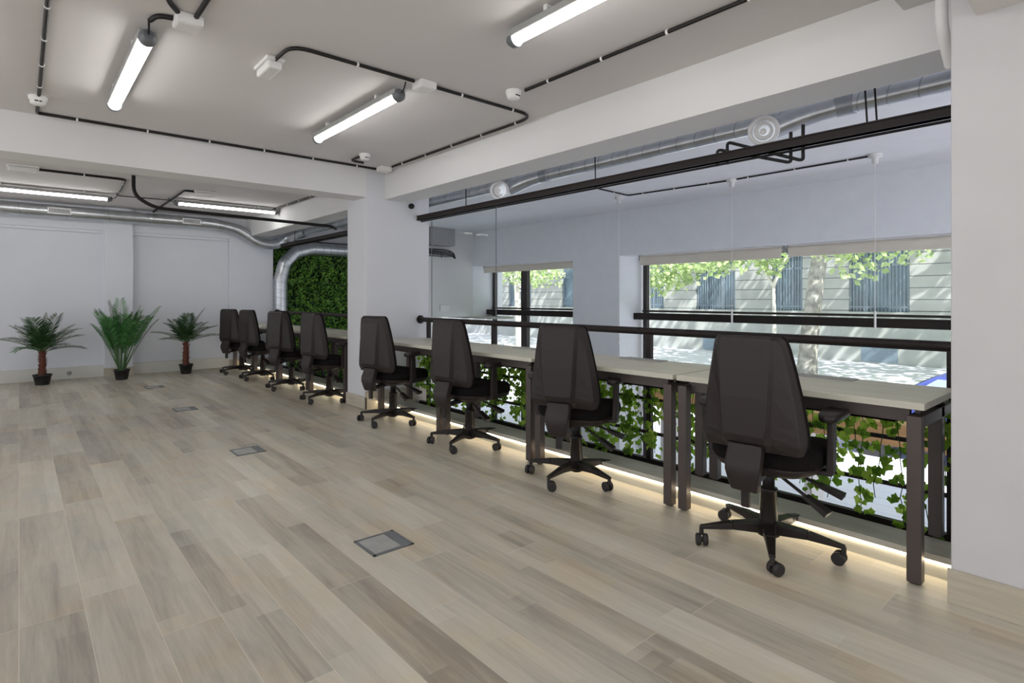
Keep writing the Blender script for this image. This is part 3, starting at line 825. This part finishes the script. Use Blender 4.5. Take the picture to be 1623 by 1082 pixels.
conduit([(1.68, 8.05, ZC), (1.575, 8.05, ZC), (1.585, 10.345, ZC)], 'black conduit from the small emergency light to the back wall duct', r=0.015, rad=0.1, clips=0)
conduit([(2.92, 8.9, ZC), (2.95, 5.95, ZC)], 'grey shaded conduit along the long beam beyond the column', r=0.014)
conduit([(0.98, 9.05, ZC), (1.60, 8.98, ZC)], 'thin black conduit linking the two far tube lights', r=0.006, clips=0)
conduit([(2.60, 5.24, ZC), (2.46, 5.24, ZC), (2.46, 5.02, ZC)], 'short hooked black conduit at the detector near the column', clips=0)
conduit([(6.12, 1.75, ZC), (6.16, 3.28, ZC), (6.05, 4.60, ZC), (5.40, 4.56, ZC), (5.0, 4.4, ZC)], 'thin black conduit on the ceiling in front of the windows', r=0.009, rad=0.04)

def box_thing(name, loc, sx, sy, sz, lab, cat, mat=M_WPLAST, rz=0, detail=True):
    t = tag(empty(name, loc, rz), lab, cat)
    MB().box(-sx / 2, sx / 2, -sy / 2, sy / 2, -sz, -0.0005).build('body', mat, t, 0.006, 2)
    if detail: MB().box(-sx / 2 + 0.008, sx / 2 - 0.008, -sy / 2 + 0.008, sy / 2 - 0.008, -sz - 0.004, -sz).build('cover', mat, t, 0.003)
    return t
for x, y, lab in ((0.62, 3.11, 'white junction box where three black conduits meet by the tube light'), (1.935, 3.06, 'white junction box at the end of the middle tube light'),
                  (2.86, 5.30, 'white junction box in the corner by the column')):
    box_thing('junction_box', (x, y, CE), 0.115 if x < 2.8 else 0.12, 0.115, 0.05, lab, 'junction box')
for x, y, rz, l, lab in ((1.095, 3.40, 0, 0.24, 'white bulkhead emergency light on the ceiling near the curved conduit'), (0.03, 7.68, 90, 0.26, 'white emergency light behind the cross beam at the left edge'),
                      (1.79, 8.02, 90, 0.24, 'small white emergency light behind the cross beam')):
    t = tag(empty('emergency_light', (x, y, CE), R(rz)), lab, 'emergency light')
    MB().box(-0.05, 0.05, -l / 2, l / 2, -0.02, -0.0005).build('base', M_WPLAST, t, 0.004)
    MB().box(-0.04, 0.04, -l / 2 + 0.012, l / 2 - 0.012, -0.065, -0.02).build('lens', M_WPLAST, t, 0.014, 3)
for x, y, lab in ((2.458, 2.80, 'round white smoke detector at the end of the straight conduit'), (0.097, 5.0, 'round white smoke detector near the cross beam at the left'),
                  (2.47, 4.95, 'round white smoke detector near the column')):
    t = tag(empty('smoke_detector', (x, y, CE)), lab, 'detector')
    MB().lathe([(0.052, -0.0005), (0.052, -0.022), (0.046, -0.026)], n=24).build('base', M_WPLAST, t)
    MB().lathe([(0.046, -0.026), (0.042, -0.05), (0.03, -0.058), (0.0001, -0.06)], n=24).build('dome', M_WPLAST, t)
    MB().box(-0.018, 0.002, -0.046, -0.0435, -0.044, -0.036).box(0.006, 0.02, -0.044, -0.040, -0.044, -0.036).build('vent_slot', M_BLACK, t)
# small black camera on the column
t = tag(empty('dome_camera', (3.30, 5.5, 2.20)), 'small black round camera high on the white column', 'camera')
MB().lathe([(0.03, 0), (0.032, -0.02), (0.024, -0.04), (0.0001, -0.046)], n=20, axis='y').build('housing', M_BLACK, t)

# large black pipe of the far bay
conduit([(0.96, 7.5, CE - 0.003), (0.96, 7.5, 2.32), (1.16, 7.5, 2.20), (3.25, 7.5, 2.165), (3.36, 7.62, 2.15)], 'thick black pipe dropping from the ceiling and running over to the leaf wall', r=0.020, rad=0.12, clips=0, name='pipe')

# black rails
def rail(y0, y1, lab, rods):
    t = tag(empty('ceiling_rail', (3.40, y0, 2.075)), lab, 'rail')
    L = y1 - y0
    MB().box(-0.022, 0.022, 0, L, -0.026, 0.026).box(-0.03, 0.03, 0, L, 0.018, 0.026).box(-0.03, 0.03, 0, L, -0.026, -0.018).build('beam', M_DARKSTEEL, t)
    MB().tube([(0.035, 0, -0.034), (0.035, L, -0.034)], 0.008, 8).build('rod', M_BLACK, t)
    for y in rods: MB().tube([(0, y - y0, 0.02), (0.02, y - y0 + 0.03, CE - 2.076)], 0.005, 6).build('hanger', M_BLACK, t)
rail(0.532, 5.497, 'dark brown steel rail hung level in front of the windows', [0.975, 1.02, 2.9, 4.6])
rail(5.955, 9.9, 'dark steel rail hung in front of the leaf wall', [7.2, 9.3])

# glass pane between rail and handrail beside the column
t = tag(empty('glass_pane', (3.40, 4.12, 0.97)), 'clear frameless glass pane beside the column above the handrail', 'glass')
MB().box(-0.004, 0.004, 0.004, 1.106, 0.0, 1.075).build('pane', M_CLEAR, t)
MB().box(-0.004, 0.004, 0.0, 0.004, 0.0, 1.075).box(-0.004, 0.004, 1.106, 1.110, 0.0, 1.075).build('edge', M_GREYPL, t)

# ------------------------------------------------------------------ ducts
def duct(path, r, lab, ring=0.16, name='air_duct', smooth_r=0.0, seg=20, group=None, parts=None):
    P = [Vector(p) for p in path]; o0 = P[0].copy(); P = [p - o0 for p in P]
    if smooth_r: P = smoothpath(P, smooth_r, 8)
    t = tag(empty(name, o0), lab, 'duct')
    # resample
    mb = MB().tube(P, r, seg); dist = 0.0; nxt = ring
    for i in range(len(P) - 1):
        a, b = P[i], P[i + 1]; L = (b - a).length; d = (b - a).normalized()
        while nxt <= dist + L:
            c = a + d * (nxt - dist)
            sk = Vector((0, 0, 1)) if abs(d.z) < 0.8 else Vector((1, 0, 0))
            dd = (d + sk * 0.18).normalized()
            mb.tube([c - dd * 0.004, c + dd * 0.004], r * 1.02, seg, 1)
            nxt += ring
        dist += L
    mb.build('pipe', [M_GALV, M_GALVD], t)
    return t
DX, DZ = 3.72, 2.325
duct([(DX, -0.5, DZ), (DX, 9.62, DZ)], 0.056, 'long spiral galvanised duct running behind the long beam', 0.15, 'spiral_duct')
duct([(-4.0, 10.25, 2.40), (2.42, 10.25, 2.40), (2.80, 10.25, 2.34), (3.12, 10.2, 2.12), (3.36, 10.16, 2.10), (3.58, 10.12, 2.24), (3.72, 9.66, 2.325)], 0.088, 'galvanised duct along the top of the back wall with an S-bend to the leaf wall', 0.5, 'wall_duct', 0.14)
duct([(3.53, 10.345, ST + 0.02), (3.53, 10.345, 1.50), (3.60, 10.345, 1.80), (3.78, 10.345, 2.00), (4.08, 10.345, 2.09), (5.44, 10.345, 2.09)], 0.118, 'large galvanised duct elbow in front of the leaf wall', 0.14, 'elbow_duct', 0.03, 24)
# vent grilles on the wall duct
for x, lab in ((0.43, 'slotted vent grille on the wall duct above the wide palm'), (2.08, 'slotted vent grille on the wall duct nearer to the desks')):
    t = tag(empty('vent_grille', (x, 10.152, 2.40)), lab, 'vent')
    MB().box(-0.13, 0.13, -0.006, 0.01, -0.045, 0.045).build('frame', M_WPLAST, t, 0.003)
    mb = MB()
    for k in range(14): mb.box(-0.112 + k * 0.0165, -0.103 + k * 0.0165, -0.009, -0.006, -0.03, 0.03)
    mb.build('slat', M_GREYPL, t)
# jet diffusers branching off the long duct
for y, lab in ((1.65, 'round white air nozzle on a branch of the long duct, close to the right pillar'), (4.21, 'round white air nozzle on a branch of the long duct, nearer the column')):
    t = tag(empty('air_nozzle', (DX, y, DZ)), lab, 'air nozzle')
    c = Vector((-0.235, -0.035, -0.115))
    dd = (Vector((-0.88, -0.46, -0.10))).normalized() if y < 3 else (Vector((-0.70, -0.70, -0.10))).normalized()
    path = smoothpath([(0.0, -0.40, 0.0), (-0.03, -0.20, -0.02), (-0.10, 0.02, -0.09), c], 0.09, 5)
    MB().tube(path, [0.058 + 0.020 * i / (len(path) - 1) for i in range(len(path))], 22).build('branch_duct', M_GALV, t)
    MB().tube([Vector((0, -0.47, 0)), Vector((0, -0.37, 0))], 0.062, 22).build('collar', M_GALVD, t)
    rot = dd.to_track_quat('Z', 'Y').to_matrix().to_4x4()
    MB().lathe([(0.078, -0.02), (0.090, 0.0), (0.092, 0.02), (0.082, 0.03), (0.068, 0.018), (0.060, -0.03), (0.058, -0.03)], c=c, n=28, mat=rot).build('bezel', M_WPLAST, t)
    MB().lathe([(0.055, -0.01), (0.056, 0.004), (0.048, 0.012), (0.026, -0.004), (0.012, 0.004), (0.0001, 0.006)], c=c, n=28, mat=rot).build('nozzle', M_WPLAST, t)
# black refrigerant pipes looping over the rail
for k, lab in ((0, 'bent black insulated pipe looping behind the rail by the air nozzle'), (1, 'second bent black insulated pipe beside the first by the air nozzle')):
    o = k * 0.07
    conduit([(3.46, 1.91 - o, 2.04), (3.46, 1.91 - o, 2.15 + o * 0.5), (3.46, 1.46 - o, 1.985), (3.46, 1.44 - o, 1.985), (3.46, 1.44 - o, 2.16 + o * 0.4)], lab, r=0.010, rad=0.03, clips=0, name='pipe')
# white downpipe next to the pillar
conduit([(2.80, 0.575, CE - 0.003), (2.80, 0.575, 2.26), (2.95, 0.575, 2.15)], 'white downpipe in the corner beside the right pillar', r=0.022, rad=0.06, clips=0, name='downpipe', mat=M_WPLAST)

# hanging white cords in front of the windows
for x, y, zb, zt_, lab in ((6.08, 4.78, 0.56, 0.60, 'thin white cord hanging in front of the pier'), (6.16, 3.22, 0.885, 1.05, 'thin white cord hanging in the middle of the wide window'),
                      (6.12, 1.77, 0.885, 1.05, 'thin white cord hanging from the ceiling closest to the right pillar')):
    t = tag(empty('hanging_cord', (x, y, CE)), lab, 'cord')
    MB().lathe([(0.06, -0.0005), (0.06, -0.03), (0.03, -0.036), (0.026, -0.09), (0.0001, -0.095)], n=20).build('ceiling_box', M_WPLAST, t)
    MB().tube([(0, 0, -0.09), (0, 0, zt_ - CE)], 0.0028, 6).build('cord', M_WPLAST, t)
    MB().tube([(0, 0, zt_ - CE), (0, 0, zb - CE)], 0.010, 10).build('weight', M_WPLAST, t)

# grey box, cable tray and socket on the end wall
t = tag(empty('equipment_box', (6.2, 9.36, 2.2)), 'grey ceiling box on the end wall beside the column', 'box')
MB().box(-0.3, 0.27, -0.25, -0.001, 0.0, CE - 2.201).build('body', M_AC, t, 0.004)
t = tag(empty('cable_tray', (6.1, 9.27, 2.0)), 'small wire cable tray with black cables beside the column', 'cable tray')
mb = MB()
for yy in (-0.08, 0.08):
    for zz in (0.0, 0.09): mb.tube([(-0.4, yy, zz), (0.36, yy, zz)], 0.006, 6)
for k in range(7): mb.tube([(-0.36 + k * 0.12, -0.08, 0.09), (-0.36 + k * 0.12, -0.08, 0), (-0.36 + k * 0.12, 0.08, 0), (-0.36 + k * 0.12, 0.08, 0.09)], 0.005, 6)
for xx in (-0.3, 0.2): mb.box(xx, xx + 0.02, 0.08, 0.09, -0.03, 0.12)
mb.build('wire_frame', M_GREYPL, t)
for k in range(4):
    MB().tube(smoothpath([(-0.4, -0.05 + 0.03 * k, 0.12 - 0.02 * k), (0.2, -0.05 + 0.03 * k, 0.13 - 0.03 * k), (0.40, -0.06 + 0.03 * k, 0.09 - 0.02 * k), (0.50, 0.02, -0.03)], 0.12), 0.011, 8).build('cable', M_BLACK, t)
t = tag(empty('wall_socket', (6.38, 9.352, 0.98)), 'small white socket on the end wall beside the column', 'socket')
MB().box(-0.11, 0.11, -0.03, 0.0, -0.06, 0.06).build('plate', M_WPLAST, t, 0.004)
for x, lab in ((0.55, 'small round socket plate on the back skirting, by the wide palm'), (2.13, 'small round socket plate on the back skirting, by the small palm')):
    t = tag(empty('wall_socket', (x, 10.43, 0.085)), lab, 'socket')
    MB().lathe([(0.03, 0), (0.03, -0.008), (0.0001, -0.008)], n=18, axis='y').build('plate', M_LID, t)

# wooden bench on the lower level
t = tag(empty('bench', (7.2, 2.7, ST)), 'orange wooden bench on the lower level below the wide window', 'bench')
MB().box(-0.22, 0.30, -2.3, 2.2, 1.10, 1.34).build('seat', M_ORANGE, t, 0.01)
for y in (-2.1, 0, 2.0): MB().box(-0.15, 0.25, y, y + 0.08, 0.0, 1.10).build('support', M_WPLAST, t, 0.004)

# ------------------------------------------------------------------ outside
S('road', bx(12.5, 19.0, -40, 70, ST - 0.2, ST - 0.10), M_ROAD, 'sunlit street beyond the windows')
S('pavement', bx(GX + 0.25, 12.5, -40, 70, ST - 0.3, ST), M_PAVE, 'pale pavement directly outside')
S('pavement', bx(19.0, 26.7, -40, 70, ST - 0.3, ST), M_PAVE, 'pale pavement along the stone building')

bld = tag(empty('stone_building', (26.7, 20, ST)), 'pale stone building with barred windows across the street', 'building')
YB = 20.0
wins = [(6.52, 8.71), (10.6, 12.0), (13.79, 15.94), (17.9, 20.2), (22.8, 25.6), (28.6, 31.0), (34, 37), (2.6, 5.0), (-2.6, -0.6), (40, 43), (46, 49)]
mb = MB(); W0, W1 = 0.75, 5.2
edges = sorted(wins); cur = -30.0
for a, b in edges:
    mb.box(0, 0.5, cur - YB, a - YB, 0.0, 8.5)
    mb.box(0, 0.5, a - YB, b - YB, 0.0, 0.62 + 1.5); mb.box(0, 0.5, a - YB, b - YB, 5.6, 8.5)
    cur = b
mb.box(0, 0.5, cur - YB, 75 - YB, 0, 8.5)
mb.build('wall', M_STONE, bld)
mb = MB().box(-0.06, -0.002, -50, 55, 0.0, 1.75); mb.build('plinth', M_PLINTH, bld, 0.01)
for a, b in wins:
    f = MB().box(0.25, 0.29, a - YB, b - YB, 2.12, 5.6).build('window', M_DKGLASS, bld)
    mb = MB(); wd = b - a
    for q in (0.0, 0.30, 0.70, 0.97): mb.box(0.12, 0.22, a - YB + wd * q, a - YB + wd * q + 0.09, 2.12, 5.6)
    mb.box(0.12, 0.22, a - YB, b - YB, 4.0, 4.1)
    mb.build('window_frame', M_BARS, f)
    mb = MB(); n = int(wd / 0.13)
    for k in range(n): mb.box(0.03, 0.055, a - YB + k * 0.13 + 0.05, a - YB + k * 0.13 + 0.075, 2.14, 5.58)
    mb.box(0.03, 0.06, a - YB, b - YB, 2.3, 2.34).box(0.03, 0.06, a - YB, b - YB, 5.3, 5.34)
    mb.build('grille', M_BARS, f)
for a, b in ((6.9, 8.23), (14.2, 15.5)): MB().box(-0.07, -0.055, a - YB, b - YB, 0.05, 0.95).build('vent', M_BARS, bld)

def leaves_blob(mb, c, rad, n, s=(0.10, 0.22)):
    for i in range(n):
        while True:
            q = Vector((random.uniform(-1, 1), random.uniform(-1, 1), random.uniform(-1, 1)))
            if q.length <= 1: break
        p = Vector(c) + Vector((q.x * rad[0], q.y * rad[1], q.z * rad[2]))
        d = Vector((random.uniform(-1, 1), random.uniform(-1, 1), random.uniform(-1, 0.6))).normalized()
        e = d.cross(Vector((random.uniform(-1, 1), random.uniform(-1, 1), random.uniform(-1, 1)))).normalized()
        l = random.uniform(*s)
        mb.add([p, p + d * l * 0.5 + e * l * 0.42, p + d * l, p + d * l * 0.5 - e * l * 0.42], [(0, 1, 2, 3)])
def tree(x, y, r, h, lean, mat, lab, branches, blobs):
    t = tag(empty('plane_tree', (x, y, ST)), lab, 'tree')
    mb = MB(); pts = [Vector((lean[0] * (i / 8) ** 1.3, lean[1] * (i / 8) ** 1.3, h * i / 8)) for i in range(9)]
    mb.tube(pts, [r * (1.25 if i == 0 else 1 - 0.05 * i) for i in range(9)], 12)
    for a, b, rr in branches: mb.tube([a, (Vector(a) + Vector(b)) / 2 + Vector((0, 0.05, 0.1)), b], [rr, rr * 0.8, rr * 0.45], 8)
    mb.build('trunk', mat, t)
    mb = MB()
    for c, rad, n in blobs: leaves_blob(mb, c, rad, n)
    o = mb.build('foliage', M_TREELEAF, t); o['kind'] = 'stuff'
    return t
tree(18.0, 7.05, 0.28, 6.5, (0.0, -0.75), M_BARK, 'big grey plane tree with a thick leaning trunk across the street',
     [((0, -0.4, 4.0), (0.3, -2.5, 5.4), 0.12)],
     [((0, 1.5, 5.3), (2.5, 2.2, 0.9), 1800), ((0, -3.5, 5.4), (2.5, 2.5, 0.8), 1500), ((-0.8, 0.7, 3.9), (0.5, 0.55, 0.6), 150), ((-0.5, -1.2, 4.1), (0.5, 0.8, 0.4), 120), ((-0.5, 2.4, 4.0), (0.6, 0.8, 0.5), 220), ((0, 0, 7.2), (3.5, 4.5, 1.6), 2200)])
tree(17.5, 7.75, 0.08, 3.1, (0, 0.05), M_BARKW, 'slim pale forked tree beside the thick trunk',
     [((0, 0.05, 3.05), (0, -0.55, 4.2), 0.06), ((0, 0.05, 3.05), (0, 0.7, 4.2), 0.055), ((0, 0.6, 4.0), (0, 1.3, 4.6), 0.035)],
     [((0, 0.3, 4.1), (0.6, 0.9, 0.4), 130)])
tree(16.0, 11.3, 0.07, 5.0, (0.1, 0.1), M_BARKW, 'slim pale tree under the hanging leaves left of the wide window',
     [((0, 0, 3.2), (0, 1.2, 4.4), 0.04), ((0, 0, 3.2), (0, -1.2, 4.4), 0.04)],
     [((0, 0.0, 3.75), (0.9, 2.6, 0.65), 1000), ((0, -2.3, 3.8), (0.8, 1.4, 0.45), 260), ((0, 1.7, 3.2), (0.8, 1.0, 0.8), 330), ((0, 0.2, 3.1), (0.7, 1.2, 0.4), 200), ((0, 2.3, 2.7), (0.5, 0.5, 0.4), 70), ((0, -0.8, 3.2), (0.6, 0.9, 0.35), 90)])
tree(16.5, 2.6, 0.14, 6.0, (0, 0.2), M_BARK, 'plane tree near the right pillar side of the street',
     [], [((0, 2.2, 3.9), (0.8, 1.5, 0.45), 220), ((0, 2.6, 3.4), (0.5, 0.6, 0.3), 50), ((0, 0, 6.3), (3, 3.5, 1.3), 1500)])
tree(17.5, 19.5, 0.18, 5.6, (0, 0.4), M_BARKW, 'pale plane tree seen through the left window',
     [((0, 0, 3.0), (0, 1.4, 4.6), 0.08), ((0, 0, 3.2), (0, -1.3, 4.6), 0.08)], [((0, 0.5, 4.3), (1.5, 3.2, 1.0), 1300), ((0, -1.6, 3.7), (1.0, 1.0, 0.6), 200)])
tree(17.5, 27.0, 0.2, 5.6, (0, 0.2), M_BARK, 'farther plane tree seen through the left window',
     [((0, 0, 3.0), (0, 1.4, 4.6), 0.08)], [((0, 0.5, 4.2), (1.5, 3.4, 1.3), 1200)])

tall = [((18.0, 7.05), (3.6, 0, 10.0), (5.0, 5.5, 3.2)), ((17.5, 19.5), (4.0, 0, 10.0), (5.0, 5.5, 3.0)), ((17.5, 27.0), (4.0, 0, 10.0), (5.0, 5.5, 3.0)), ((16.5, 2.6), (5.0, 0, 9.5), (5.0, 5.5, 3.2))]  # out-of-view crowns, added and shifted to the building to dapple its wall
for (x, y), c, rad in tall:
    for o in [q for q in COL.objects if q.name.startswith('foliage') and q.parent and abs(q.parent.location.x - x) < .01 and abs(q.parent.location.y - y) < .01]:
        m = MB(); leaves_blob(m, c, rad, 1900, (0.28, 0.6))
        e = m.build('shade_foliage', M_TREELEAF, o.parent); e['kind'] = 'stuff'
for y in (-22, -14, -6):  # unseen trees added on the sunward side so their crowns break up the sun
    tree(18.0, y, 0.25, 9.0, (0, 0.2), M_BARK, {-22: 'unseen plane tree added up the street for dappled shade, end of the row', -14: 'unseen plane tree added up the street for dappled shade, middle of the row', -6: 'unseen plane tree added up the street for dappled shade, next to the right pillar side'}[y], [], [((0, 0, 10.0), (4.2, 5.0, 3.2), 10)])
    o = COL.objects[-1].parent; m = MB(); leaves_blob(m, (3.8, 0, 10.0), (5.0, 5.0, 3.2), 1400, (0.28, 0.6)); e = m.build('shade_foliage', M_TREELEAF, o); e['kind'] = 'stuff'  # crown above the view, added to cast dappled shade
def car(loc, rz, mat, lab):
    t = tag(empty('car', loc, rz), lab, 'car')
    prof = [(-2.1, 0.30), (-2.12, 0.62), (-2.0, 0.88), (-1.15, 1.0), (-0.45, 1.42), (0.9, 1.46), (1.7, 1.08), (2.05, 0.98), (2.12, 0.55), (2.1, 0.30)]
    vs = [(x, -0.85 + (0.12 if z > 1.1 else 0), z) for x, z in prof] + [(x, 0.85 - (0.12 if z > 1.1 else 0), z) for x, z in prof]
    n = len(prof); fs = [tuple(range(n - 1, -1, -1)), tuple(range(n, 2 * n))] + [(i, (i + 1) % n, n + (i + 1) % n, n + i) for i in range(n)]
    m = MB(); m.add(vs, fs); m.build('body', mat, t, 0.06, 3)
    m = MB(); m.add([(-1.08, -0.70, 1.045), (-1.08, 0.70, 1.045), (-0.52, 0.66, 1.395), (-0.52, -0.66, 1.395)], [(0, 1, 2, 3)])
    m.add([(-0.9, -0.858, 1.02), (1.5, -0.858, 1.02), (0.95, -0.745, 1.40), (-0.42, -0.745, 1.38)], [(0, 1, 2, 3)])
    m.add([(-0.9, 0.858, 1.02), (1.5, 0.858, 1.02), (0.95, 0.745, 1.40), (-0.42, 0.745, 1.38)], [(3, 2, 1, 0)])
    m.build('window', M_CARG, t)
    for x in (-1.3, 1.3):
        for y in (-0.80, 0.80): MB().tube([(x, y - 0.1, 0.31), (x, y + 0.1, 0.31)], 0.31, 20).build('wheel', M_RUBBER, t)
car((11.8, 1.90, ST), R(-90), M_CARB, 'blue car parked on the street beside the right pillar')
car((13.6, 21.5, ST - 0.1), R(-90), M_CARG, 'pale silver car on the street seen past the end wall')
for y, x, gr, lab in ((7.2, 17.2, 0, 'low lavender planter box by the thick tree trunk'), (5.2, 15.8, 1, 'low lavender planter box with a small green shrub near the blue car')):
    t = tag(empty('planter_box', (x, y, ST - 0.1)), lab, 'planter')
    MB().box(-0.35, 0.35, -0.62, 0.62, 0, 0.42).build('box', M_PLANTER, t, 0.02)
    mb = MB(); leaves_blob(mb, (0, 0, 0.5), (0.25, 0.25 + 0.1 * gr, 0.16), 60 + 60 * gr, (0.05, 0.1)); mb.build('shrub', M_IVY, t)
